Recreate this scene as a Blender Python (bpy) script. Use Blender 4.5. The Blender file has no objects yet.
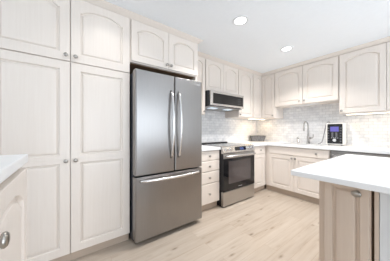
import bpy, bmesh, math, random
from mathutils import Vector, Matrix
random.seed(7)
PI = math.pi
S = bpy.context.scene
COL = S.collection

# ------------------------------------------------------------------ camera, world, lights, exposure
cam = bpy.data.cameras.new('camera')
cam.sensor_fit = 'HORIZONTAL'; cam.sensor_width = 36.0
cam.lens = 172.91 / 390.0 * 36.0
cam.clip_start = 0.02
cam_ob = bpy.data.objects.new('camera', cam); COL.objects.link(cam_ob)
cam_ob.location = (2.4934, -3.7447, 1.161)
cam_ob.rotation_euler = (PI / 2, 0, 0.9315)
S.camera = cam_ob

S.view_settings.view_transform = 'Standard'
S.view_settings.look = 'None'
S.view_settings.gamma = 1.0
S.view_settings.use_curve_mapping = False
S.view_settings.exposure = 0.14

W = bpy.data.worlds.new('World'); S.world = W; W.use_nodes = True
bg = W.node_tree.nodes['Background']
bg.inputs[0].default_value = (0.80, 0.90, 1.0, 1)
bg.inputs[1].default_value = 1.0

def area(name, loc, rot, sx, sy, power, color=(1, 1, 1), shape='RECTANGLE', parent=None, spread=None):
    L = bpy.data.lights.new(name, 'AREA'); L.shape = shape
    L.size = sx
    if shape in ('RECTANGLE', 'ELLIPSE'): L.size_y = sy
    L.energy = power; L.color = color
    o = bpy.data.objects.new(name, L); COL.objects.link(o)
    o.location = loc; o.rotation_euler = rot
    if spread: L.spread = spread
    if parent: o.parent = parent
    return o

ROOM_X, ROOM_Y, CEIL = 4.9, -7.0, 2.385
WIN_R = (-3.9, -0.5, 0.10, 2.15)          # y0, y1, z0, z1 in the right wall
WIN_B = (0.7, 4.2, 0.10, 2.15)            # x0, x1, z0, z1 in the rear wall
DAY_R, DAY_B = 74.0, 46.0
DAY = (0.85, 0.94, 1.04)
area('daylight_right', (ROOM_X + 0.10, (WIN_R[0] + WIN_R[1]) / 2, 1.15), (0, PI / 2, 0), 2.0, 3.3, DAY_R, DAY)
area('daylight_rear', ((WIN_B[0] + WIN_B[1]) / 2, ROOM_Y - 0.10, 1.15), (PI / 2, 0, 0), 3.4, 2.0, DAY_B, DAY)
LAMP_W = [12.0, 14.5, 1.5, 3.0, 1.0]
LAMP_C = (1.0, 0.97, 0.94)
STRIP_W = 1.1
STRIP_C = (1.0, 0.74, 0.45)

# ------------------------------------------------------------------ node helpers
def newmat(name):
    m = bpy.data.materials.new(name); m.use_nodes = True
    nt = m.node_tree
    return m, nt, nt.nodes['Principled BSDF']

def nd(nt, t, **kw):
    n = nt.nodes.new(t)
    for k, v in kw.items(): setattr(n, k, v)
    return n

def ramp(nt, fac, stops):
    r = nd(nt, 'ShaderNodeValToRGB')
    e = r.color_ramp.elements
    e[0].position, e[0].color = stops[0][0], (*stops[0][1], 1)
    e[1].position, e[1].color = stops[-1][0], (*stops[-1][1], 1)
    for p, c in stops[1:-1]:
        x = e.new(p); x.color = (*c, 1)
    nt.links.new(fac, r.inputs[0])
    return r.outputs[0]

def noise(nt, vec, scale, detail=3, rough=0.5):
    n = nd(nt, 'ShaderNodeTexNoise')
    n.inputs['Scale'].default_value = scale; n.inputs['Detail'].default_value = detail
    n.inputs['Roughness'].default_value = rough
    if vec is not None: nt.links.new(vec, n.inputs['Vector'])
    return n.outputs['Fac']

def coords(nt, scale=(1, 1, 1), kind='Object', rot=(0, 0, 0)):
    tc = nd(nt, 'ShaderNodeTexCoord'); mp = nd(nt, 'ShaderNodeMapping')
    mp.inputs['Scale'].default_value = scale; mp.inputs['Rotation'].default_value = rot
    nt.links.new(tc.outputs[kind], mp.inputs['Vector'])
    return mp.outputs['Vector']

def bump(nt, b, h, strength=0.1, dist=0.01):
    n = nd(nt, 'ShaderNodeBump'); n.inputs['Strength'].default_value = strength
    n.inputs['Distance'].default_value = dist
    nt.links.new(h, n.inputs['Height']); nt.links.new(n.outputs['Normal'], b.inputs['Normal'])

def plain(name, color, rough=0.5, metal=0.0, var=0.04, scale=30.0, coat=0.0):
    m, nt, b = newmat(name)
    f = noise(nt, coords(nt), scale)
    c = ramp(nt, f, [(0.3, tuple(max(0, x * (1 - var)) for x in color)), (0.7, tuple(min(1, x * (1 + var)) for x in color))])
    nt.links.new(c, b.inputs['Base Color'])
    b.inputs['Roughness'].default_value = rough; b.inputs['Metallic'].default_value = metal
    b.inputs['Coat Weight'].default_value = coat
    return m

def wood_pickled(name, a, bcol, rough=0.32, grain=(38, 38, 1.6)):
    m, nt, b = newmat(name)
    f = noise(nt, coords(nt, grain), 2.2, 5, 0.6)
    c = ramp(nt, f, [(0.30, a), (0.72, bcol)])
    nt.links.new(c, b.inputs['Base Color'])
    b.inputs['Roughness'].default_value = rough
    return m

M = {}
M['cab'] = wood_pickled('pickled_maple', (0.785, 0.712, 0.648), (0.812, 0.745, 0.682))
M['cab_island'] = wood_pickled('tan_maple', (0.700, 0.578, 0.480), (0.735, 0.615, 0.515))
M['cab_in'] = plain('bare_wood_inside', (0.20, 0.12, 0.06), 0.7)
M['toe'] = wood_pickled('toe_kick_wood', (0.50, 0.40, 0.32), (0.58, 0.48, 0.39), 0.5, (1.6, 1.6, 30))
M['pewter'] = plain('pewter', (0.42, 0.40, 0.37), 0.28, 1.0, 0.1)
M['white_paint'] = plain('white_paint', (0.80, 0.82, 0.84), 0.6, 0, 0.01)
M['wall'] = plain('wall_paint', (0.80, 0.79, 0.77), 0.8, 0, 0.02)
M['ceil'] = plain('ceiling_paint', (0.91, 0.945, 0.98), 0.9, 0, 0.01)  # blue tint paints in the cool light on a white ceiling
M['black'] = plain('black_plastic', (0.012, 0.013, 0.016), 0.35)
M['charcoal'] = plain('charcoal_enamel', (0.03, 0.035, 0.045), 0.35)
M['chrome'] = plain('chrome', (0.55, 0.54, 0.53), 0.18, 1.0, 0.03)
M['plastic_white'] = plain('white_plastic', (0.82, 0.81, 0.78), 0.35, 0, 0.01)
M['rubber'] = plain('grey_hose', (0.25, 0.25, 0.26), 0.35)
M['slate'] = plain('grey_woven', (0.15, 0.15, 0.155), 0.6, 0, 0.6, 60)
M['screen_print'] = plain('grey_print', (0.55, 0.56, 0.58), 0.4)
M['sink_steel'] = plain('satin_sink_steel', (0.75, 0.75, 0.75), 0.45, 0.7)
M['nickel'] = plain('brushed_nickel', (0.42, 0.41, 0.40), 0.3, 1.0, 0.03)
M['dim_print'] = plain('dark_grey_print', (0.12, 0.12, 0.13), 0.4)
M['badge'] = plain('badge_metal', (0.85, 0.85, 0.85), 0.25, 0.6)

def steel(name, col=(0.325, 0.312, 0.303), rough=0.30, axis=(180, 180, 2.0)):
    m, nt, b = newmat(name)
    f = noise(nt, coords(nt, axis), 3.0, 3, 0.6)
    c = ramp(nt, f, [(0.25, tuple(x * 0.95 for x in col)), (0.75, tuple(x * 1.05 for x in col))])
    nt.links.new(c, b.inputs['Base Color'])
    b.inputs['Metallic'].default_value = 1.0
    r = nd(nt, 'ShaderNodeMapRange'); r.inputs['To Min'].default_value = rough - 0.04; r.inputs['To Max'].default_value = rough + 0.05
    nt.links.new(f, r.inputs['Value']); nt.links.new(r.outputs[0], b.inputs['Roughness'])
    return m
M['steel'] = steel('brushed_steel')
M['steel_range'] = steel('brushed_steel_range', (0.50, 0.485, 0.47), 0.30, (2, 180, 180))
M['steel_h'] = steel('brushed_steel_bright', (0.68, 0.67, 0.665), 0.26, (2, 180, 180))

def glassy(name, col, rough=0.05):
    m, nt, b = newmat(name)
    f = noise(nt, coords(nt), 8)
    c = ramp(nt, f, [(0.3, tuple(x * 0.9 for x in col)), (0.7, col)])
    nt.links.new(c, b.inputs['Base Color'])
    b.inputs['Roughness'].default_value = rough; b.inputs['IOR'].default_value = 1.5
    return m
M['black_glass'] = glassy('black_glass', (0.012, 0.012, 0.014), 0.05)
M['oven_glass'] = glassy('oven_glass', (0.10, 0.085, 0.085), 0.06)  # lightened base colour puts the reflection of pale cabinets into the glass
M['mw_glass'] = glassy('microwave_glass', (0.012, 0.012, 0.013), 0.10)

def quartz():
    m, nt, b = newmat('white_quartz')
    v = coords(nt)
    f = noise(nt, v, 6, 6, 0.65)
    c = ramp(nt, f, [(0.35, (0.845, 0.855, 0.865)), (0.6, (0.875, 0.88, 0.885))])
    nt.links.new(c, b.inputs['Base Color']); b.inputs['Roughness'].default_value = 0.30
    return m
M['quartz'] = quartz()

def emis(name, col, s):
    m, nt, b = newmat(name)
    b.inputs['Base Color'].default_value = (*[min(1, x) for x in col], 1)
    b.inputs['Emission Color'].default_value = (*col, 1); b.inputs['Emission Strength'].default_value = s
    return m
M['lens'] = emis('lamp_lens', LAMP_C, 6.0)
M['strip'] = emis('strip_diffuser', (1.0, 0.87, 0.66), 3.0)
M['mw_lamp'] = emis('microwave_lamp', (0.75, 0.88, 1.0), 0.7)
M['blue'] = emis('blue_display', (0.09, 0.08, 0.30), 0.5)
M['blue_dim'] = emis('range_display', (0.02, 0.035, 0.10), 0.8)

def pane_mat():
    m, nt, b = newmat('window_glass')
    out = nt.nodes['Material Output']
    t = nd(nt, 'ShaderNodeBsdfTransparent'); g = nd(nt, 'ShaderNodeBsdfGlossy'); mx = nd(nt, 'ShaderNodeMixShader')
    g.inputs['Roughness'].default_value = 0.02; mx.inputs[0].default_value = 0.06
    nt.links.new(t.outputs[0], mx.inputs[1]); nt.links.new(g.outputs[0], mx.inputs[2]); nt.links.new(mx.outputs[0], out.inputs[0])
    return m
M['pane'] = pane_mat()

def floor_mat():
    m, nt, b = newmat('oak_planks')
    v = coords(nt, (1, 1, 1), 'Object', (0, 0, PI / 2))        # planks run along world y
    br = nd(nt, 'ShaderNodeTexBrick'); nt.links.new(v, br.inputs['Vector'])
    br.offset = 0.37; br.offset_frequency = 2; br.squash = 1
    br.inputs['Color1'].default_value = (0.1, 0.1, 0.1, 1); br.inputs['Color2'].default_value = (0.9, 0.9, 0.9, 1)
    br.inputs['Mortar'].default_value = (0.5, 0.5, 0.5, 1)
    br.inputs['Scale'].default_value = 1.0; br.inputs['Mortar Size'].default_value = 0.0012
    br.inputs['Brick Width'].default_value = 1.3; br.inputs['Row Height'].default_value = 0.125
    # each plank shifts the grain
    mv = nd(nt, 'ShaderNodeMapping'); mv.inputs['Scale'].default_value = (1.1, 15, 1)
    cmb = nd(nt, 'ShaderNodeVectorMath'); cmb.operation = 'MULTIPLY_ADD'
    nt.links.new(br.outputs['Color'], cmb.inputs[0]); cmb.inputs[1].default_value = (7, 5, 3); nt.links.new(v, cmb.inputs[2])
    nt.links.new(cmb.outputs[0], mv.inputs['Vector'])
    g = noise(nt, mv.outputs['Vector'], 1.6, 6, 0.62)
    base = ramp(nt, g, [(0.26, (0.41, 0.33, 0.26)), (0.46, (0.50, 0.425, 0.35)), (0.74, (0.56, 0.495, 0.425))])
    tone = ramp(nt, br.outputs['Color'], [(0.1, (0.90, 0.885, 0.87)), (0.9, (1.0, 1.0, 1.0))])
    mul = nd(nt, 'ShaderNodeMix', data_type='RGBA', blend_type='MULTIPLY'); mul.inputs[0].default_value = 1
    nt.links.new(base, mul.inputs[6]); nt.links.new(tone, mul.inputs[7])
    # knots
    kv = nd(nt, 'ShaderNodeMapping'); kv.inputs['Scale'].default_value = (2.0, 5.5, 1)
    nt.links.new(cmb.outputs[0], kv.inputs['Vector'])
    vo = nd(nt, 'ShaderNodeTexVoronoi'); vo.inputs['Scale'].default_value = 1.7
    nt.links.new(kv.outputs['Vector'], vo.inputs['Vector'])
    kf = ramp(nt, vo.outputs['Distance'], [(0.04, (0.34, 0.30, 0.27)), (0.11, (0.80, 0.76, 0.72)), (0.20, (1, 1, 1))])
    mk = nd(nt, 'ShaderNodeMix', data_type='RGBA', blend_type='MULTIPLY'); mk.inputs[0].default_value = 0.85
    nt.links.new(mul.outputs[2], mk.inputs[6]); nt.links.new(kf, mk.inputs[7])
    seam = nd(nt, 'ShaderNodeMix', data_type='RGBA'); seam.inputs[7].default_value = (0.40, 0.30, 0.22, 1)
    nt.links.new(br.outputs['Fac'], seam.inputs[0]); nt.links.new(mk.outputs[2], seam.inputs[6])
    nt.links.new(seam.outputs[2], b.inputs['Base Color'])
    b.inputs['Roughness'].default_value = 0.38
    return m
M['floor'] = floor_mat()

def tile_mat(name, rot):
    m, nt, b = newmat(name)
    tc = nd(nt, 'ShaderNodeTexCoord'); sp = nd(nt, 'ShaderNodeSeparateXYZ'); cb = nd(nt, 'ShaderNodeCombineXYZ')
    nt.links.new(tc.outputs['Object'], sp.inputs[0])
    nt.links.new(sp.outputs['Y' if rot else 'X'], cb.inputs['X']); nt.links.new(sp.outputs['Z'], cb.inputs['Y'])
    br = nd(nt, 'ShaderNodeTexBrick'); nt.links.new(cb.outputs[0], br.inputs['Vector'])
    br.inputs['Color1'].default_value = (0.0, 0.0, 0.0, 1); br.inputs['Color2'].default_value = (1, 1, 1, 1); br.inputs['Mortar'].default_value = (0.5, 0.5, 0.5, 1)
    br.inputs['Scale'].default_value = 1; br.inputs['Mortar Size'].default_value = 0.0024
    br.inputs['Brick Width'].default_value = 0.10; br.inputs['Row Height'].default_value = 0.05
    f = noise(nt, tc.outputs['Object'], 9, 6, 0.7)
    vein = ramp(nt, f, [(0.36, (0.70, 0.71, 0.73)), (0.50, (0.82, 0.825, 0.83)), (0.7, (0.86, 0.86, 0.86))])
    tone = ramp(nt, br.outputs['Color'], [(0.0, (0.87, 0.87, 0.88)), (1.0, (1, 1, 1))])
    mul = nd(nt, 'ShaderNodeMix', data_type='RGBA', blend_type='MULTIPLY'); mul.inputs[0].default_value = 1
    nt.links.new(vein, mul.inputs[6]); nt.links.new(tone, mul.inputs[7])
    sm = nd(nt, 'ShaderNodeMix', data_type='RGBA'); sm.inputs[7].default_value = (0.60, 0.60, 0.60, 1)
    nt.links.new(br.outputs['Fac'], sm.inputs[0]); nt.links.new(mul.outputs[2], sm.inputs[6])
    nt.links.new(sm.outputs[2], b.inputs['Base Color'])
    b.inputs['Roughness'].default_value = 0.22
    return m
M['tile_x'] = tile_mat('marble_mosaic_back', False)
M['tile_y'] = tile_mat('marble_mosaic_left', True)

# ------------------------------------------------------------------ mesh helpers
def obj(name, bm, mat, parent=None, loc=(0, 0, 0), rot=(0, 0, 0), smooth=False, bevel=0.0, seg=2):
    bmesh.ops.recalc_face_normals(bm, faces=bm.faces)
    me = bpy.data.meshes.new(name); bm.to_mesh(me); bm.free()
    if smooth:
        for p in me.polygons: p.use_smooth = True
    me.materials.append(mat)
    o = bpy.data.objects.new(name, me); COL.objects.link(o)
    o.location = loc; o.rotation_euler = rot
    if parent: o.parent = parent
    if bevel > 0:
        md = o.modifiers.new('bevel', 'BEVEL'); md.width = bevel; md.segments = seg; md.limit_method = 'ANGLE'; md.angle_limit = 0.7
    return o

def tag(o, label=None, cat=None, group=None, kind=None):
    if label: o['label'] = label
    if cat: o['category'] = cat
    if group: o['group'] = group
    if kind: o['kind'] = kind
    return o

def thing(name, label, cat, loc=(0, 0, 0), rz=0, group=None):
    o = bpy.data.objects.new(name, None); COL.objects.link(o)
    o.empty_display_size = 0.1
    o.location = loc; o.rotation_euler = (0, 0, rz)
    return tag(o, label, cat, group)

def add_box(bm, x0, x1, y0, y1, z0, z1):
    vs = [bm.verts.new((x, y, z)) for z in (z0, z1) for y in (y0, y1) for x in (x0, x1)]
    for f in ((0, 1, 3, 2), (4, 5, 7, 6), (0, 1, 5, 4), (2, 3, 7, 6), (0, 2, 6, 4), (1, 3, 7, 5)):
        bm.faces.new([vs[i] for i in f])
    return bm

def box(x0, x1, y0, y1, z0, z1):
    return add_box(bmesh.new(), x0, x1, y0, y1, z0, z1)

def cells(xs, ys, inc, z0, z1):
    """slab made of grid cells (closed outline, holes allowed)"""
    bm = bmesh.new(); V = {}
    def v(i, j, k):
        if (i, j, k) not in V: V[(i, j, k)] = bm.verts.new((xs[i], ys[j], (z0, z1)[k]))
        return V[(i, j, k)]
    I = lambda i, j: 0 <= i < len(xs) - 1 and 0 <= j < len(ys) - 1 and inc(i, j)
    for i in range(len(xs) - 1):
        for j in range(len(ys) - 1):
            if not I(i, j): continue
            for k in (0, 1): bm.faces.new([v(i, j, k), v(i + 1, j, k), v(i + 1, j + 1, k), v(i, j + 1, k)])
            for di, dj, a, b in ((-1, 0, (i, j), (i, j + 1)), (1, 0, (i + 1, j), (i + 1, j + 1)), (0, -1, (i, j), (i + 1, j)), (0, 1, (i, j + 1), (i + 1, j + 1))):
                if not I(i + di, j + dj): bm.faces.new([v(*a, 0), v(*b, 0), v(*b, 1), v(*a, 1)])
    return bm

def lathe(prof, n=20, axis='z'):
    bm = bmesh.new(); rings = []
    for r, h in prof:
        ring = []
        for i in range(n):
            a = 2 * PI * i / n; c, s = r * math.cos(a), r * math.sin(a)
            p = {'z': (c, s, h), 'y': (c, h, s), 'x': (h, c, s)}[axis]
            ring.append(bm.verts.new(p))
        rings.append(ring)
    for a, b in zip(rings, rings[1:]):
        for i in range(n): bm.faces.new([a[i], a[(i + 1) % n], b[(i + 1) % n], b[i]])
    bm.faces.new(rings[0]); bm.faces.new(rings[-1])
    return bm

def tube(pts, r, n=10, bm=None):
    bm = bm or bmesh.new()
    pts = [Vector(p) for p in pts]; rs = r if isinstance(r, (list, tuple)) else [r] * len(pts)
    rings = []; up = None
    for i, p in enumerate(pts):
        t = (pts[min(i + 1, len(pts) - 1)] - pts[max(i - 1, 0)]).normalized()
        if up is None: up = Vector((0, 0, 1)) if abs(t.z) < 0.9 else Vector((1, 0, 0))
        s = t.cross(up).normalized(); up = s.cross(t).normalized()
        rings.append([bm.verts.new(p + rs[i] * (math.cos(2 * PI * k / n) * s + math.sin(2 * PI * k / n) * up)) for k in range(n)])
    for a, b in zip(rings, rings[1:]):
        for k in range(n): bm.faces.new([a[k], a[(k + 1) % n], b[(k + 1) % n], b[k]])
    bm.faces.new(rings[0]); bm.faces.new(rings[-1])
    return bm

def prism(poly, axis, a, b):
    """closed polygon (2-D) extruded along an axis; axis x: (y,z), axis y: (x,z), axis z: (x,y)"""
    bm = bmesh.new()
    mk = {'x': lambda p, t: (t, p[0], p[1]), 'y': lambda p, t: (p[0], t, p[1]), 'z': lambda p, t: (p[0], p[1], t)}[axis]
    A = [bm.verts.new(mk(p, a)) for p in poly]; B = [bm.verts.new(mk(p, b)) for p in poly]
    bm.faces.new(A); bm.faces.new(B)
    for i in range(len(poly)):
        j = (i + 1) % len(poly); bm.faces.new([A[i], A[j], B[j], B[i]])
    return bm

def text_mesh(name, s, size, mat, parent, loc, rot, depth=0.0008):
    cu = bpy.data.curves.new(name, 'FONT'); cu.body = s; cu.size = size; cu.extrude = depth; cu.align_x = 'CENTER'; cu.align_y = 'CENTER'
    tmp = bpy.data.objects.new(name, cu); COL.objects.link(tmp)
    bpy.context.view_layer.update()
    me = bpy.data.meshes.new_from_object(tmp)
    bpy.data.objects.remove(tmp); bpy.data.curves.remove(cu)
    me.materials.clear(); me.materials.append(mat)
    o = bpy.data.objects.new(name, me); COL.objects.link(o); o.parent = parent; o.location = loc; o.rotation_euler = rot
    return o

# ------------------------------------------------------------------ cabinet kit (local frame: x = width, front faces -y, back at y = 0)
TH = 0.020
def door_bm(w, h, arch=True, stile=0.062, rails=None, th=TH, rise=0.050):
    """raised-panel door; rails: list of (z0, z1, arched) panels, else one panel"""
    bm = bmesh.new()
    bands = rails or [(stile, h - stile, arch)]
    NB, NS, NT = 8, 8, 28
    def outline(z0, z1, ar, ins, xs=stile):
        l, r, b = xs + ins, w - xs - ins, z0 + ins
        W = r - l
        rz = min(rise, 0.15 * W) if ar else 0.0
        pts = [(l + W * i / NB, b) for i in range(NB)]
        zs = z1 - rz - ins
        pts += [(r, b + (zs - b) * i / NS) for i in range(NS)]
        sh = 0.05 * W if ar else 0
        for i in range(NT):
            u = 1 - 2 * i / NT                       # 1 .. -1 from right to left
            x = (l + r) / 2 + u * W / 2
            if ar:
                lim = 1 - 2 * sh / W
                z = zs + (0.0 if abs(u) > lim else rz * (0.15 + 0.85 * (1 - abs(u / lim) ** 2.3)))
            else: z = zs
            pts.append((x, z))
        pts += [(l, zs + (b - zs) * i / NS) for i in range(NS)]
        return pts
    # front face split in horizontal bands between panels
    edges = [0.0] + [(bands[i][1] + bands[i + 1][0]) / 2 for i in range(len(bands) - 1)] + [h]
    for (z0, z1, ar), ez0, ez1 in zip(bands, edges, edges[1:]):
        po = outline(z0, z1, ar, 0.0)
        zlast = z1 - (min(rise, 0.15 * (w - 2 * stile)) if ar else 0)
        def outer(k, p):
            x, z = p
            fx = lambda x: (x - stile) / (w - 2 * stile) * w
            fz = lambda z: ez0 + (z - z0) / max(1e-6, zlast - z0) * (ez1 - ez0)
            if k < NB: return (fx(x), ez0)
            if k < NB + NS: return (w, fz(z))
            if k < NB + NS + NT: return (fx(x), ez1)
            return (0.0, fz(z))
        loops = [[bm.verts.new((*[outer(k, p)[0]], -th, outer(k, p)[1])) for k, p in enumerate(po)]]
        for ins, y in ((0.0, -th), (0.003, -th + 0.014), (0.013, -th + 0.015), (0.022, -th + 0.004), (0.040, -th + 0.002)):
            loops.append([bm.verts.new((x, y, z)) for x, z in outline(z0, z1, ar, ins)])
        n = len(po)
        for a, b in zip(loops, loops[1:]):
            for k in range(n): bm.faces.new([a[k], a[(k + 1) % n], b[(k + 1) % n], b[k]])
        bm.faces.new(loops[-1])
    bmesh.ops.remove_doubles(bm, verts=bm.verts, dist=1e-5)
    be = [e for e in bm.edges if e.is_boundary]
    r = bmesh.ops.extrude_edge_only(bm, edges=be)
    nv = [v for v in r['geom'] if isinstance(v, bmesh.types.BMVert)]
    for v in nv: v.co.y = 0.0
    bmesh.ops.contextual_create(bm, geom=[e for e in bm.edges if e.is_boundary])
    return bm

def slab_front_bm(w, h, th=TH):
    bm = bmesh.new()
    i = 0.008
    A = [bm.verts.new(p) for p in ((0, 0, 0), (w, 0, 0), (w, 0, h), (0, 0, h))]
    B = [bm.verts.new(p) for p in ((0, -th + .006, 0), (w, -th + .006, 0), (w, -th + .006, h), (0, -th + .006, h))]
    Cc = [bm.verts.new(p) for p in ((i, -th, i), (w - i, -th, i), (w - i, -th, h - i), (i, -th, h - i))]
    bm.faces.new(A)
    for P, Q in ((A, B), (B, Cc)):
        for k in range(4): bm.faces.new([P[k], P[(k + 1) % 4], Q[(k + 1) % 4], Q[k]])
    bm.faces.new(Cc)
    return bm

KNOB = None
def knob(parent, x, z, y=-TH, s=1.0):
    global KNOB
    if KNOB is None:
        bm = lathe([(0.0085, 0.0), (0.007, -0.004), (0.0055, -0.010), (0.008, -0.015), (0.0145, -0.019), (0.0155, -0.023), (0.012, -0.027), (0.005, -0.029)], 18, 'y')
        KNOB = obj('knob', bm, M['pewter'], parent, smooth=True); o = KNOB
    else:
        o = KNOB.copy(); COL.objects.link(o); o.parent = parent
    o.location = (x, y, z); o.scale = (s * 1.08,) * 3
    return o

def cab_door(root, x, z, w, h, depth, arch=True, kx=None, kz=None, rails=None, stile=0.062, ks=1.0):
    d = obj('door', door_bm(w, h, arch, stile, rails), M['cab'], root, (x, -depth, z), bevel=0.0025)
    if kx is not None: knob(d, kx, kz, s=ks)
    return d

def cab_drawer(root, x, z, w, h, depth, knobs=(0.5,)):
    d = obj('drawer', slab_front_bm(w, h), M['cab'], root, (x, -depth, z))
    for k in knobs: knob(d, w * k, h / 2)
    return d

def base_body(root, w, depth, h=0.872, toe=0.10, rec=0.045, ext=(0, 0)):
    obj('body', box(0.001, w - 0.001, -depth, -0.004, toe, h), M['cab'], root)
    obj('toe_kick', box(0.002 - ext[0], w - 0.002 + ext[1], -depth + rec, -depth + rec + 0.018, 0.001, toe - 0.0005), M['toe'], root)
    obj('plinth', box(0.004, w - 0.004, -depth + rec + 0.02, -0.02, 0.0012, toe - 0.0005), M['cab_in'], root)

def wall_body(root, w, depth, h):
    obj('body', box(0.001, w - 0.001, -depth, -0.004, 0.0, h), M['cab'], root)

R90 = PI / 2
# ------------------------------------------------------------------ setting
def struct(name, bm, mat, **kw):
    o = obj(name, bm, mat, **kw); o['kind'] = 'structure'; return o
struct('floor', box(-0.15, ROOM_X + 0.15, ROOM_Y - 0.15, 0.15, -0.1, 0), M['floor'])
struct('ceiling', box(-0.15, ROOM_X + 0.15, ROOM_Y - 0.15, 0.15, CEIL, CEIL + 0.1), M['ceil'])
wl = struct('wall_left', box(-0.12, 0, ROOM_Y, 0, 0, CEIL), M['wall'])
wb = struct('wall_back', box(-0.12, ROOM_X, 0, 0.12, 0, CEIL), M['wall'])
obj('backsplash', box(0.0, 0.003, -2.31, -0.0032, 0.914, 1.80), M['tile_y'], wl)
obj('backsplash', box(0.0, 3.30, -0.003, 0.0, 0.914, 1.66), M['tile_x'], wb)

def wall_with_hole(name, axis, a0, a1, hole, t0, t1):
    h0, h1, z0, z1 = hole
    As = [a0, h0, h1, a1]; Zs = [0, z0, z1, CEIL]
    bm = cells(As, Zs, lambda i, j: not (i == 1 and j == 1), t0, t1)
    for v in bm.verts:
        a, z, t = v.co
        v.co = (t, a, z) if axis == 'y' else (a, t, z)
    return struct(name, bm, M['wall'])
wall_with_hole('wall_right', 'y', ROOM_Y, 0, WIN_R, ROOM_X, ROOM_X + 0.12)
wall_with_hole('wall_rear', 'x', -0.12, ROOM_X + 0.12, WIN_B, ROOM_Y - 0.12, ROOM_Y)

def window(name, axis, hole, t):
    h0, h1, z0, z1 = hole; n = 3; f = 0.05
    As = [h0 + 0.001]; w = (h1 - h0 - 0.002 - f * (n + 1)) / n
    for i in range(n): As += [As[-1] + f, As[-1] + f + w]
    As.append(As[-1] + f)
    Zs = [z0 + 0.001, z0 + f, z1 - f, z1 - 0.001]
    bm = cells(As, Zs, lambda i, j: not (i % 2 == 1 and j == 1), t - 0.02, t + 0.02)
    sw = (lambda v: (v[2], v[0], v[1])) if axis == 'y' else (lambda v: (v[0], v[2], v[1]))
    for v in bm.verts: v.co = sw(tuple(v.co))
    fr = struct(name, bm, M['white_paint'])
    for i in range(n):
        b = box(As[2 * i + 1], As[2 * i + 2], z0 + f, z1 - f, t - 0.003, t + 0.003)
        for v in b.verts: v.co = sw(tuple(v.co))
        obj('pane', b, M['pane'], fr)
window('window_1', 'y', WIN_R, ROOM_X + 0.04)
window('window_2', 'x', WIN_B, ROOM_Y - 0.04)

# crown moulding running along the tops of all the cabinets
def sweep(path, prof):
    bm = bmesh.new(); rings = []
    P = [Vector((x, y)) for x, y in path]
    nrm = lambda a, b: Vector(((b - a).y, -(b - a).x)).normalized()
    for i, p in enumerate(P):
        n1 = nrm(P[i - 1], p) if i else nrm(p, P[1]); n2 = nrm(p, P[i + 1]) if i < len(P) - 1 else n1
        m = (n1 + n2); m = m / max(0.2, m.dot(n1))
        rings.append([bm.verts.new((p.x + m.x * o, p.y + m.y * o, z)) for o, z in prof])
    n = len(prof)
    for a, b in zip(rings, rings[1:]):
        for k in range(n): bm.faces.new([a[k], a[(k + 1) % n], b[(k + 1) % n], b[k]])
    bm.faces.new(rings[0]); bm.faces.new(rings[-1])
    return bm
TOPZ = 2.332
crown_prof = [(-0.02, TOPZ + 0.0015), (0.004, TOPZ + 0.0015), (0.006, TOPZ + 0.004), (0.048, TOPZ + 0.040), (0.054, TOPZ + 0.043), (0.054, CEIL - 0.001), (-0.02, CEIL - 0.001)]
struct('trim_1', sweep([(0.627, -4.72), (0.627, -2.312), (0.33, -2.312), (0.33, -0.33), (3.29, -0.33)], crown_prof), M['cab'])

# ------------------------------------------------------------------ ceiling lights
def recessed(x, y, label, power):
    t = thing('recessed_light', label, 'ceiling light', (x, y, CEIL), 0, 'recessed ceiling lights')
    obj('trim_ring', lathe([(0.062, -0.001), (0.062, -0.005), (0.080, -0.006), (0.088, -0.003), (0.088, -0.0005)], 32), M['white_paint'], t, smooth=True)
    obj('lens', lathe([(0.061, -0.001), (0.061, -0.004)], 32), M['lens'], t)
    area('lamp_glow', (0, 0, -0.009), (0, 0, 0), 0.12, 0.12, power, LAMP_C, 'DISK', t, 2.15)
recessed(1.25, -2.19, 'round recessed ceiling light nearer the refrigerator, the larger looking of two', LAMP_W[0])
recessed(1.235, -1.10, 'round recessed ceiling light nearer the sink wall, the smaller looking of two', LAMP_W[1])
recessed(1.05, -3.40, 'round recessed ceiling light in front of the tall pantry doors', LAMP_W[2])
recessed(3.10, -2.19, 'added unseen ceiling light above the island top', LAMP_W[3])  # lamp added out of view to even out the room light
recessed(3.10, -3.40, 'added unseen ceiling light above the gap between island and bar', LAMP_W[4])  # second added lamp, also out of view, for soft fill

# ------------------------------------------------------------------ pantry (left wall; local x runs along world +y)
def on_left(name, label, cat, y, z=0.0, group=None): return thing(name, label, cat, (0, y, z), R90, group)
def on_back(name, label, cat, x, z=0.0, group=None): return thing(name, label, cat, (x, 0, z), 0, group)

PD = 0.625
PY = -4.72
p = on_left('pantry_cabinet', 'floor to ceiling pale pickled wood pantry cabinet beside the refrigerator', 'cabinet', PY)
pw = -3.212 - PY
base_body(p, pw, PD, h=TOPZ, toe=0.088, rec=0.03)
dw = 0.497
for i, x1 in enumerate((-4.72 + 0.5, -3.7205, -3.2165)):
    x0 = (x1 - dw) - PY
    right = i == 2
    kx = 0.033 if right else dw - 0.028
    if i == 0: kx = 0.03
    low_h = 1.752 - 0.094
    cab_door(p, x0, 0.094, dw, low_h, PD, False, kx, 0.901 - 0.094, rails=[(0.066, 0.876 - 0.094, False), (0.946 - 0.094, low_h - 0.066, False)], stile=0.070)
    cab_door(p, x0, 1.762, dw, 2.328 - 1.762, PD, True, kx, 0.043, stile=0.070)

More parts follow.
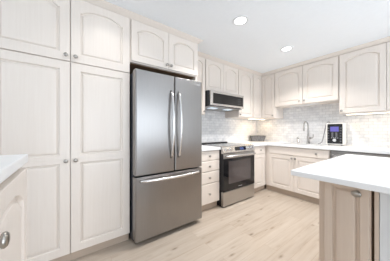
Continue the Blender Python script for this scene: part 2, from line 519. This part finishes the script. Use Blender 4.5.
# cabinet over the refrigerator + its end panel
ov = on_left('over_fridge_cabinet', 'pale two door arched cabinet above the stainless refrigerator', 'cabinet', -3.211, 1.885)
ow = 0.899
obj('body', cells([0.001, 0.018, ow - 0.018, ow - 0.001], [-PD, -PD + 0.02, -0.004], lambda i, j: True, 0.0, TOPZ - 1.885), M['cab'], ov)
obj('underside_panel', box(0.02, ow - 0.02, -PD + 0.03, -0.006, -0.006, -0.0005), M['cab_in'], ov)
hw = 0.436
cab_door(ov, 0.012, 0.012, hw, 0.430, PD, True, hw - 0.026, 0.04)
cab_door(ov, 0.012 + hw + 0.004, 0.012, hw, 0.430, PD, True, 0.026, 0.04)
# end panel at the side of the refrigerator opening, in cabinet wood
ep = struct('trim_2', box(0.002, 0.62, -2.344, -2.313, 0.0, 1.8845), M['cab'])

# ------------------------------------------------------------------ refrigerator
fr = on_left('refrigerator', 'stainless french door refrigerator with bottom freezer drawer', 'refrigerator', -3.205)
fw, fd, ft = 0.835, 0.795, 1.768
obj('body', box(0.004, fw - 0.004, -0.700, -0.04, 0.03, ft - 0.012), M['charcoal'], fr, bevel=0.006)
obj('base_grille', box(0.02, fw - 0.02, -0.72, -0.68, 0.012, 0.052), M['black'], fr)
for x in (0.05, fw - 0.05):
    obj('foot', lathe([(0.02, 0.0), (0.02, 0.012), (0.012, 0.013), (0.012, 0.03)], 12), M['black'], fr, (x, -0.66, 0.0))
for x in (0.05, fw - 0.05):
    obj('hinge_cover', box(x - 0.035, x + 0.035, -0.76, -0.66, ft - 0.0115, ft + 0.008), M['charcoal'], fr, bevel=0.005)
def fdoor(nm, x0, x1, z0, z1):
    # door skin with softly rounded front vertical edges
    r = 0.012; d0, d1 = -0.708, -fd
    poly = [(x0, d0), (x1, d0), (x1, d1 + r), (x1 - r * 0.3, d1 + r * 0.3), (x1 - r, d1), (x0 + r, d1), (x0 + r * 0.3, d1 + r * 0.3), (x0, d1 + r)]
    return obj(nm, prism(poly, 'z', z0, z1), M['steel'], fr, bevel=0.003)
mid = 0.441
d1 = fdoor('door', 0.0, mid - 0.003, 0.712, ft)
d2 = fdoor('door', mid + 0.003, fw, 0.712, ft)
d3 = fdoor('freezer_drawer', 0.0, fw, 0.058, 0.694)
def bow(p0, p1, out, r, n=22):
    """bowed bar handle between two posts"""
    p0, p1, out = Vector(p0), Vector(p1), Vector(out)
    pts = []
    for i in range(n + 1):
        t = i / n
        k = min(1.0, math.sin(PI * t) ** 0.35) if 0 < t < 1 else 0.0
        pts.append(p0.lerp(p1, t) + out * (0.60 * k + 0.40 * math.sin(PI * t)))
    return tube(pts, [r * (0.9 if i in (0, n) else 1) for i in range(n + 1)], 12)
def flatten(bm, axis_scale, origin):
    for v in bm.verts:
        for k in range(3): v.co[k] = origin[k] + (v.co[k] - origin[k]) * axis_scale[k]
    return bm
obj('handle', bow((mid - 0.048, -fd, 0.86), (mid - 0.048, -fd, 1.60), (0, -0.062, 0), 0.0145), M['steel_h'], d1, smooth=True)
obj('handle', bow((mid + 0.048, -fd, 0.86), (mid + 0.048, -fd, 1.60), (0, -0.062, 0), 0.0145), M['steel_h'], d2, smooth=True)
obj('handle', bow((0.045, -fd, 0.655), (fw - 0.045, -fd, 0.655), (0, -0.062, 0), 0.0155), M['steel_h'], d3, smooth=True)
text_mesh('logo', 'FRIGIDAIRE', 0.021, M['badge'], d2, (fw - 0.085, -fd - 0.0006, 1.728), (R90, 0, 0))

# ------------------------------------------------------------------ base cabinets, left wall
BD = 0.60
db = on_left('drawer_base_cabinet', 'pale base cabinet of four stacked drawers between refrigerator and range', 'cabinet', -2.310)
dbw = 0.427
base_body(db, dbw, BD)
for z0, z1 in ((0.728, 0.862), (0.573, 0.718), (0.400, 0.563), (0.108, 0.390)):
    cab_drawer(db, 0.008, z0, dbw - 0.014, z1 - z0, BD)

cb = on_left('base_cabinet', 'narrow pale base cabinet with one drawer between range and corner', 'cabinet', -1.106)
cbw = 0.484
base_body(cb, cbw, BD, ext=(0, 0.046))
cab_drawer(cb, 0.010, 0.728, 0.405, 0.134, BD, (0.66,))
cab_door(cb, 0.010, 0.108, 0.405, 0.610, BD, False)

# sink base, dishwasher, last base along back wall
sb = on_back('sink_cabinet', 'pale sink base cabinet with wide false drawer above two doors', 'cabinet', 0.622)
sbw = 1.006
base_body(sb, sbw, BD, ext=(0.046, 0))
cab_drawer(sb, 0.045, 0.728, 0.952, 0.134, BD, (0.835,))
cab_door(sb, 0.045, 0.108, 0.456, 0.610, BD, False, 0.456 - 0.026, 0.572)
cab_door(sb, 0.505, 0.108, 0.456, 0.610, BD, False, 0.026, 0.572)
obj('blind_corner', box(-0.617, -0.001, -0.596, -0.004, 0.10, 0.872), M['cab'], sb)

dwm = on_back('dishwasher', 'stainless dishwasher under the counter to the right of the sink cabinet', 'dishwasher', 1.632)
obj('body', box(0.003, 0.597, -0.575, -0.01, 0.10, 0.866), M['charcoal'], dwm)
obj('toe_kick', box(0.005, 0.595, -0.53, -0.51, 0.001, 0.0995), M['black'], dwm)
dd = obj('door', box(0.004, 0.596, -0.618, -0.576, 0.11, 0.815), M['steel'], dwm, bevel=0.004)
obj('handle', tube([(0.05, -0.618, 0.775), (0.05, -0.655, 0.775), (0.07, -0.66, 0.775), (0.53, -0.66, 0.775), (0.55, -0.655, 0.775), (0.55, -0.618, 0.775)], 0.011), M['steel_h'], dd, smooth=True)
obj('control_strip', box(0.004, 0.596, -0.612, -0.576, 0.818, 0.864), M['steel'], dwm, bevel=0.004)

eb = on_back('base_cabinet', 'pale base cabinet to the right of the stainless dishwasher', 'cabinet', 2.235)
base_body(eb, 1.05, BD)
for k in (0, 1):
    cab_drawer(eb, 0.012 + 0.516 * k, 0.728, 0.510, 0.134, BD)
    cab_door(eb, 0.012 + 0.516 * k, 0.108, 0.510, 0.610, BD, False, 0.03 if k else 0.48, 0.572)

# ------------------------------------------------------------------ countertops
CZ0, CZ1 = 0.8745, 0.914
ct = obj('countertop', box(0.004, 0.645, -2.311, -1.889, CZ0, CZ1), M['quartz'], bevel=0.003)
tag(ct, 'short white quartz countertop over the four drawer cabinet left of the range', 'countertop')
xs = [0.004, 0.645, 0.78, 1.50, 3.30]; ys = [-1.105, -0.645, -0.54, -0.14, -0.004]
def inc(i, j):
    if j == 0: return i == 0
    return not (i == 2 and j == 2)
ct2 = obj('countertop', cells(xs, ys, inc, CZ0, CZ1), M['quartz'], bevel=0.003)
tag(ct2, 'long white quartz countertop turning the corner and holding the sink', 'countertop')
sk = obj('sink', bmesh.new(), M['sink_steel'])
bm = bmesh.new()
def basin(bm, x0, x1, y0, y1, z0, z1, t):
    o = [bm.verts.new(p) for p in ((x0, y0, z1), (x1, y0, z1), (x1, y1, z1), (x0, y1, z1))]
    ob = [bm.verts.new((v.co.x, v.co.y, z0)) for v in o]
    i_ = [bm.verts.new(p) for p in ((x0 + t, y0 + t, z1), (x1 - t, y0 + t, z1), (x1 - t, y1 - t, z1), (x0 + t, y1 - t, z1))]
    ib = [bm.verts.new((v.co.x, v.co.y, z0 + t)) for v in i_]
    for A, B in ((o, ob), (o, i_), (i_, ib)):
        for k in range(4): bm.faces.new([A[k], A[(k + 1) % 4], B[(k + 1) % 4], B[k]])
    bm.faces.new(ob); bm.faces.new(ib)
basin(bm, 0.781, 1.499, -0.539, -0.141, 0.8728, 0.9135, 0.006)
bmesh.ops.recalc_face_normals(bm, faces=bm.faces); bm.to_mesh(sk.data); bm.free()
tag(sk, 'stainless undermount kitchen sink set in the white counter below the faucet', 'sink')

# ------------------------------------------------------------------ range
rg = on_left('range', 'stainless slide in electric range with black oven window', 'range', -1.880)
rw = 0.774
RD = 0.640
obj('body', box(0.003, rw - 0.003, -RD, -0.012, 0.014, 0.900), M['black'], rg)
for x in (0.04, rw - 0.04):
    obj('foot', lathe([(0.018, 0.0), (0.018, 0.012), (0.011, 0.013), (0.011, 0.0145)], 12), M['black'], rg, (x, -RD + 0.06, 0.0))
obj('cooktop', box(0.0, rw, -RD - 0.004, -0.070, 0.9005, 0.919), M['black_glass'], rg, bevel=0.002)
for x, y, r in ((0.20, -0.46, 0.115), (0.56, -0.46, 0.09), (0.20, -0.20, 0.08), (0.56, -0.20, 0.10)):
    bmr = bmesh.new(); n = 40
    for rr in (r, r - 0.004):
        pass
    a = [bmr.verts.new((x + r * math.cos(2 * PI * k / n), y + r * math.sin(2 * PI * k / n), 0.9194)) for k in range(n)]
    b_ = [bmr.verts.new((x + (r - .004) * math.cos(2 * PI * k / n), y + (r - .004) * math.sin(2 * PI * k / n), 0.9194)) for k in range(n)]
    for k in range(n): bmr.faces.new([a[k], a[(k + 1) % n], b_[(k + 1) % n], b_[k]])
    obj('burner_ring', bmr, M['screen_print'], rg)
obj('rear_vent', box(0.012, rw - 0.012, -0.068, -0.014, 0.9005, 0.936), M['black'], rg, bevel=0.005)
# slanted control panel across the front
cp = obj('control_panel', prism([(-RD - 0.005, 0.918), (-RD - 0.001, 0.812), (-RD - 0.052, 0.812), (-RD - 0.052, 0.832), (-RD - 0.030, 0.912)], 'x', 0.0, rw), M['steel_h'], rg, bevel=0.003)
tilt = math.atan2(0.022, 0.080)
def on_panel(u):      # u along slope 0..1 -> y, z just in front of it
    return -RD - 0.052 + 0.022 * u, 0.832 + 0.080 * u
y_, z_ = on_panel(0.5)
obj('display', box(-0.135, 0.135, -0.002, 0.002, -0.030, 0.030), M['black_glass'], cp, (0.405, y_ - 0.001, z_), (-tilt, 0, 0))
scr = obj('screen', box(-0.045, 0.045, -0.0012, 0.0006, -0.020, 0.020), M['blue_dim'], cp, (0.43, y_ - 0.0034, z_), (-tilt, 0, 0))
for x in (0.075, 0.165, 0.60, 0.685):
    kb = obj('knob', lathe([(0.031, 0.0), (0.031, -0.004), (0.025, -0.006), (0.023, -0.026), (0.019, -0.029)], 24, 'y'), M['steel_h'], cp, (x, y_ - 0.0005, z_), (-tilt, 0, 0), smooth=False)
    obj('pointer', box(-0.003, 0.003, -0.0315, -0.0285, -0.014, 0.014), M['black'], kb)
od = obj('oven_door', box(0.003, rw - 0.003, -RD - 0.046, -RD - 0.001, 0.240, 0.806), M['black'], rg, bevel=0.003)
obj('upper_band', box(0.003, rw - 0.003, -RD - 0.050, -RD - 0.0465, 0.735, 0.806), M['steel_range'], od, bevel=0.001)
obj('window_glass', box(0.006, rw - 0.006, -RD - 0.0495, -RD - 0.0465, 0.244, 0.732), M['black_glass'], od)
obj('window', box(0.115, rw - 0.115, -RD - 0.0503, -RD - 0.0497, 0.345, 0.690), M['oven_glass'], od)
obj('handle', tube([(0.05, -RD - 0.05, 0.772), (0.05, -RD - 0.085, 0.772), (0.062, -RD - 0.095, 0.772), (rw - 0.062, -RD - 0.095, 0.772), (rw - 0.05, -RD - 0.085, 0.772), (rw - 0.05, -RD - 0.05, 0.772)], 0.0175, 12), M['steel_h'], od, smooth=True)
text_mesh('logo', 'FRIGIDAIRE', 0.017, M['badge'], od, (rw / 2, -RD - 0.0502, 0.275), (R90, 0, 0))
obj('storage_drawer', box(0.003, rw - 0.003, -RD - 0.046, -RD - 0.001, 0.022, 0.234), M['steel_range'], rg, bevel=0.004)

# ------------------------------------------------------------------ upper cabinets
UD = 0.33
UZ = 1.42
UH = TOPZ - UZ
u1 = on_left('upper_cabinet', 'narrow pale upper cabinet between refrigerator panel and microwave', 'cabinet', -2.310, UZ)
wall_body(u1, 0.372, UD, UH)
cab_door(u1, 0.010, 0.008, 0.354, UH - 0.014, UD, True, 0.354 - 0.03, 0.04, stile=0.055)
mz = 1.812
u2 = on_left('upper_cabinet', 'short pale two door arched cabinet directly above the microwave', 'cabinet', -1.936, mz)
wall_body(u2, 0.816, UD, TOPZ - mz)
for k in (0, 1):
    cab_door(u2, 0.006 + 0.404 * k, 0.008, 0.399, TOPZ - mz - 0.014, UD, True, None, None, stile=0.055)
u3 = on_left('upper_cabinet', 'tall pale single door cabinet between microwave and corner cabinet', 'cabinet', -1.118, UZ)
wall_body(u3, 0.446, UD, UH)
cab_door(u3, 0.008, 0.008, 0.430, UH - 0.014, UD, True, 0.03, 0.04, stile=0.055)
# corner cabinet: L-shaped body with one door on each leg
cc = thing('corner_cabinet', 'pale L shaped corner upper cabinet with two narrow arched doors', 'cabinet', (0, 0, UZ))
xs2 = [0.004, UD, 0.640]; ys2 = [-0.670, -UD, -0.004]
obj('body', cells(xs2, ys2, lambda i, j: not (i == 1 and j == 0), 0.0, UH), M['cab'], cc)
d = obj('door', door_bm(0.290, UH - 0.014, True, 0.048), M['cab'], cc, (UD, -0.645, 0.008), (0, 0, R90), bevel=0.0025)
d = obj('door', door_bm(0.278, UH - 0.014, True, 0.048), M['cab'], cc, (UD + 0.022, -UD, 0.008), bevel=0.0025)
knob(d, 0.278 - 0.026, 0.04)
sz = 1.636
u4 = on_back('upper_cabinet', 'short pale two door arched cabinet above the sink faucet', 'cabinet', 0.642, sz)
wall_body(u4, 1.026, UD, TOPZ - sz)
for k in (0, 1):
    cab_door(u4, 0.008 + 0.508 * k, 0.008, 0.503, TOPZ - sz - 0.014, UD, True, 0.503 - 0.05 if k == 0 else 0.03, 0.055)
u5 = on_back('upper_cabinet', 'tall pale wide door cabinet over the water machine, right of the sink cabinet', 'cabinet', 1.670, UZ)
wall_body(u5, 1.00, UD, UH)
for k in (0, 1):
    cab_door(u5, 0.008 + 0.494 * k, 0.008, 0.490, UH - 0.014, UD, True, 0.03 if k == 0 else 0.46, 0.035)
u6 = on_back('upper_cabinet', 'tall pale cabinet at the end of the sink wall run', 'cabinet', 2.672, UZ)
wall_body(u6, 0.62, UD, UH)
cab_door(u6, 0.008, 0.008, 0.604, UH - 0.014, UD, True, 0.03, 0.04)

# under-cabinet lights
def strip(name, label, loc, rz, w, lit=True, power=STRIP_W):
    t = thing(name, label, 'light', loc, rz)
    obj('housing', box(-w / 2, w / 2, -0.03, 0.03, -0.014, -0.0005), M['plastic_white'], t, bevel=0.002)
    obj('diffuser', box(-w / 2 + 0.008, w / 2 - 0.008, -0.024, 0.024, -0.020, -0.0145), M['strip'] if lit else M['white_paint'], t)
    if lit: area('strip_glow', (0, 0, -0.022), (0, 0, 0), w - 0.02, 0.04, power * w, STRIP_C, 'RECTANGLE', t)
strip('under_cabinet_light', 'glowing light bar beneath the corner upper cabinet beside the range', (0.262, -0.405, UZ), R90, 0.57, True, 3.4)
strip('under_cabinet_light', 'glowing light bar beneath the tall cabinet right of the water machine', (2.16, -0.27, UZ), 0, 0.84, True, 1.5)
strip('under_cabinet_light', 'unlit white light bar beneath the cabinet above the sink', (1.15, -0.26, sz), 0, 0.48, False)

# ------------------------------------------------------------------ microwave
mw = on_left('microwave', 'low stainless over the range microwave with dark glass door', 'microwave', -1.930, 1.555)
mw_w, mh = 0.806, 0.252
obj('body', box(0.003, mw_w - 0.003, -0.405, -0.006, 0.0, mh), M['black'], mw)
md = obj('door', box(0.022, mw_w + 0.036, -0.446, -0.4055, 0.012, mh), M['steel_h'], mw, bevel=0.004)
obj('window', box(0.070, mw_w + 0.012, -0.4485, -0.4462, 0.045, mh - 0.040), M['mw_glass'], md)
for r_ in range(4):
    for c_ in range(3):
        obj('button', box(0.680 + c_ * 0.030, 0.692 + c_ * 0.030, -0.4491, -0.4486, 0.075 + r_ * 0.030, 0.080 + r_ * 0.030), M['dim_print'], md)
obj('vent_panel', box(0.003, mw_w - 0.003, -0.440, -0.02, -0.012, -0.0005), M['steel'], mw, bevel=0.003)
for x in (0.19, 0.56):
    obj('lamp', box(x - 0.075, x + 0.075, -0.36, -0.24, -0.0155, -0.0125), M['mw_lamp'], mw)

# ------------------------------------------------------------------ counter objects
fa = thing('faucet', 'tall brushed nickel gooseneck faucet with side lever behind the sink', 'faucet', (1.147, -0.085, CZ1))
obj('base', lathe([(0.030, 0.0005), (0.030, 0.006), (0.024, 0.012), (0.021, 0.016)], 24), M['nickel'], fa, smooth=True)
obj('body', lathe([(0.0205, 0.016), (0.0205, 0.130), (0.017, 0.137), (0.0125, 0.142)], 24), M['nickel'], fa, smooth=True)
arc = [(0, 0, 0.14), (0, 0, 0.22), (0, 0, 0.30)] + [(0, -0.095 + 0.095 * math.cos(a), 0.315 + 0.095 * math.sin(a)) for a in [PI * k / 14 for k in range(0, 14)]] + [(0, -0.190, 0.30)]
obj('spout', tube(arc, 0.0115, 14), M['nickel'], fa, smooth=True)
obj('spray_head', tube([(0, -0.190, 0.305), (0, -0.190, 0.28), (0, -0.190, 0.24)], [0.0135, 0.0165, 0.0155], 14), M['nickel'], fa, smooth=True)
obj('lever', tube([(0.015, 0, 0.105), (0.05, 0, 0.107), (0.075, 0.0, 0.112), (0.082, 0, 0.125), (0.084, -0.005, 0.175)], [0.014, 0.014, 0.012, 0.008, 0.006], 12), M['nickel'], fa, smooth=True)
sd = thing('soap_dispenser', 'small brushed nickel soap dispenser left of the gooseneck faucet', 'soap dispenser', (0.975, -0.085, CZ1))
obj('body', lathe([(0.022, 0.0005), (0.022, 0.006), (0.016, 0.010), (0.015, 0.07), (0.010, 0.074), (0.010, 0.095)], 20), M['nickel'], sd, smooth=True)
obj('nozzle', tube([(0, 0, 0.088), (0, -0.012, 0.104), (0, -0.045, 0.108), (0, -0.065, 0.098)], [0.010, 0.009, 0.007, 0.006], 12), M['nickel'], sd, smooth=True)

wi = thing('water_ionizer', 'white countertop water machine with black front and blue screen', 'water machine', (1.572, -0.085, CZ1))
obj('body', box(-0.120, 0.120, -0.085, 0.06, 0.010, 0.372), M['plastic_white'], wi, bevel=0.014, seg=3)
for x in (-0.085, 0.085):
    for y in (-0.06, 0.035):
        obj('foot', lathe([(0.012, 0.0003), (0.012, 0.0115)], 12), M['black'], wi, (x, y, 0))
fp = obj('front_panel', box(-0.098, 0.104, -0.094, -0.0855, 0.030, 0.355), M['black_glass'], wi, bevel=0.004)
obj('screen', box(-0.058, 0.056, -0.0955, -0.0942, 0.230, 0.310), M['blue'], fp)
for k in range(6):
    for x in (-0.083, 0.082):
        obj('button', box(x - 0.011, x + 0.011, -0.0958, -0.0942, 0.064 + 0.043 * k, 0.080 + 0.043 * k), M['dim_print'], fp)
for x in (-0.028, 0.026):
    obj('indicator', box(x - 0.012, x + 0.012, -0.0955, -0.0942, 0.135, 0.215), M['dim_print'], fp, bevel=0.002)
obj('dial', lathe([(0.024, -0.0942), (0.024, -0.100), (0.019, -0.104)], 28, 'y'), M['screen_print'], fp, (0, 0, 0.085))
for k in range(4):
    obj('button', box(-0.045 + 0.026 * k, -0.030 + 0.026 * k, -0.0958, -0.0942, 0.120, 0.128), M['screen_print'], fp)
obj('spout_port', lathe([(0.016, 0.3715), (0.016, 0.385), (0.010, 0.388)], 16), M['chrome'], wi, (-0.09, -0.01, 0), smooth=True)
hs = obj('spout_hose', tube([(-0.09, -0.01, 0.386), (-0.095, -0.012, 0.397), (-0.118, -0.02, 0.392), (-0.135, -0.03, 0.34), (-0.150, -0.045, 0.24), (-0.165, -0.06, 0.12), (-0.180, -0.075, 0.05), (-0.205, -0.09, 0.018), (-0.235, -0.10, 0.012)], 0.0075, 10), M['rubber'], wi, smooth=True)

ol = thing('wall_outlet', 'white wall outlet plate on the backsplash right of the water machine', 'outlet', (1.790, -0.0032, 1.215))
pl = obj('plate', box(-0.058, 0.058, -0.006, -0.0003, -0.060, 0.060), M['plastic_white'], ol, bevel=0.002)
for x in (-0.024, 0.024):
    s_ = obj('socket', box(x - 0.016, x + 0.016, -0.0085, -0.0062, -0.034, 0.034), M['plastic_white'], ol, bevel=0.001)
    for z in (-0.018, 0.018):
        for dx in (-0.005, 0.005):
            obj('slot', box(x + dx - 0.001, x + dx + 0.001, -0.0089, -0.0086, z - 0.005, z + 0.005), M['black'], s_)

# dark grey tapered tray standing in the corner
def taper_tray(w0, w1, d0, d1, h, t):
    bm = bmesh.new()
    def ring(w, d, z): return [bm.verts.new(p) for p in ((-w / 2, -d / 2, z), (w / 2, -d / 2, z), (w / 2, d / 2, z), (-w / 2, d / 2, z))]
    L = [ring(w0, d0, 0.0), ring(w1, d1, h), ring(w1 + 0.012, d1 + 0.012, h), ring(w1 + 0.012, d1 + 0.012, h + 0.008), ring(w1 - 2 * t, d1 - 2 * t, h + 0.008), ring(w0 - 2 * t, d0 - 2 * t, t)]
    for a, b in zip(L, L[1:]):
        for k in range(4): bm.faces.new([a[k], a[(k + 1) % 4], b[(k + 1) % 4], b[k]])
    bm.faces.new(L[0]); bm.faces.new(L[-1])
    return bm
tr = obj('storage_bin', taper_tray(0.255, 0.32, 0.14, 0.18, 0.122, 0.006), M['slate'], None, (0.165, -0.225, CZ1 + 0.0005), (0, 0, math.radians(48)), bevel=0.006)
tag(tr, 'dark grey tapered bin standing in the counter corner beside the range', 'storage bin')

# ------------------------------------------------------------------ island
IX0, IX1, IY0, IY1 = 1.982, 3.70, -2.620, -1.372
it = obj('island_countertop', box(IX0, IX1, IY0, IY1, 0.882, 0.914), M['quartz'], bevel=0.004)
tag(it, 'white quartz island top with overhanging edge before the sink wall', 'countertop')
isl = thing('island_cabinet', 'pale wood island cabinet with one narrow door beneath white overhanging top', 'island', (2.087, -1.42, 0))
ID = 1.050
iw = 0.231
obj('body', box(0, iw, -ID, -0.002, 0.10, 0.8815), M['cab_island'], isl)
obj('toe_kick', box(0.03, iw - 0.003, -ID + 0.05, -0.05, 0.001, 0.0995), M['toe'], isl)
d = obj('door', door_bm(0.194, 0.765, False, 0.036, rails=[(0.045, 0.735, False)]), M['cab_island'], isl, (0.032, -ID, 0.106), bevel=0.0025)
kb = obj('knob', lathe([(0.008, 0.0), (0.006, -0.006), (0.0055, -0.014), (0.010, -0.019), (0.0150, -0.024), (0.0155, -0.029), (0.011, -0.034), (0.004, -0.036)], 20, 'y'), M['pewter'], d, (0.150, -TH, 0.722), smooth=True)
kb.scale = (1.35, 1.2, 1.1)
pn = obj('divider', box(0.243, 0.259, -ID, -0.002, 0.0, 0.8815), M['cab_island'], isl)
obj('filler', box(iw + 0.0005, 0.2425, -ID + 0.05, -0.01, 0.001, 0.88), M['cab_in'], isl)
wp = thing('island_side_panel', 'white panel beneath the island top to the right of the pale wood door', 'panel', (2.3475, -1.42, 0))
obj('panel', box(0, 1.25, -ID + 0.0, -0.002, 0.06, 0.8815), M['white_paint'], wp, bevel=0.003)
obj('toe_kick', box(0.01, 1.24, -ID + 0.05, -0.05, 0.001, 0.0595), M['white_paint'], wp)

# ------------------------------------------------------------------ raised bar at the near left
bt = obj('bar_countertop', box(1.557, 3.70, -4.62, -3.865, 1.038, 1.070), M['quartz'], bevel=0.004)
tag(bt, 'white quartz top of the raised bar before the pantry doors', 'countertop')
br_ = thing('bar_cabinet', 'pale raised bar cabinet with arched door facing the range', 'cabinet', (3.66, -4.60, 0), PI)
bw = 3.66 - 1.575
BDp = 0.715
obj('body', box(0, bw, -BDp, -0.002, 0.10, 1.0375), M['cab'], br_)
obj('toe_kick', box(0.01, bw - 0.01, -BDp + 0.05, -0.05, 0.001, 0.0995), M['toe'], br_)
x = bw - 0.012
for k in range(4):
    x -= 0.446
    cab_door(br_, x + 0.002, 0.108, 0.442, 0.912, BDp, True, 0.034, 0.838, stile=0.052, ks=0.95)
    x -= 0.004
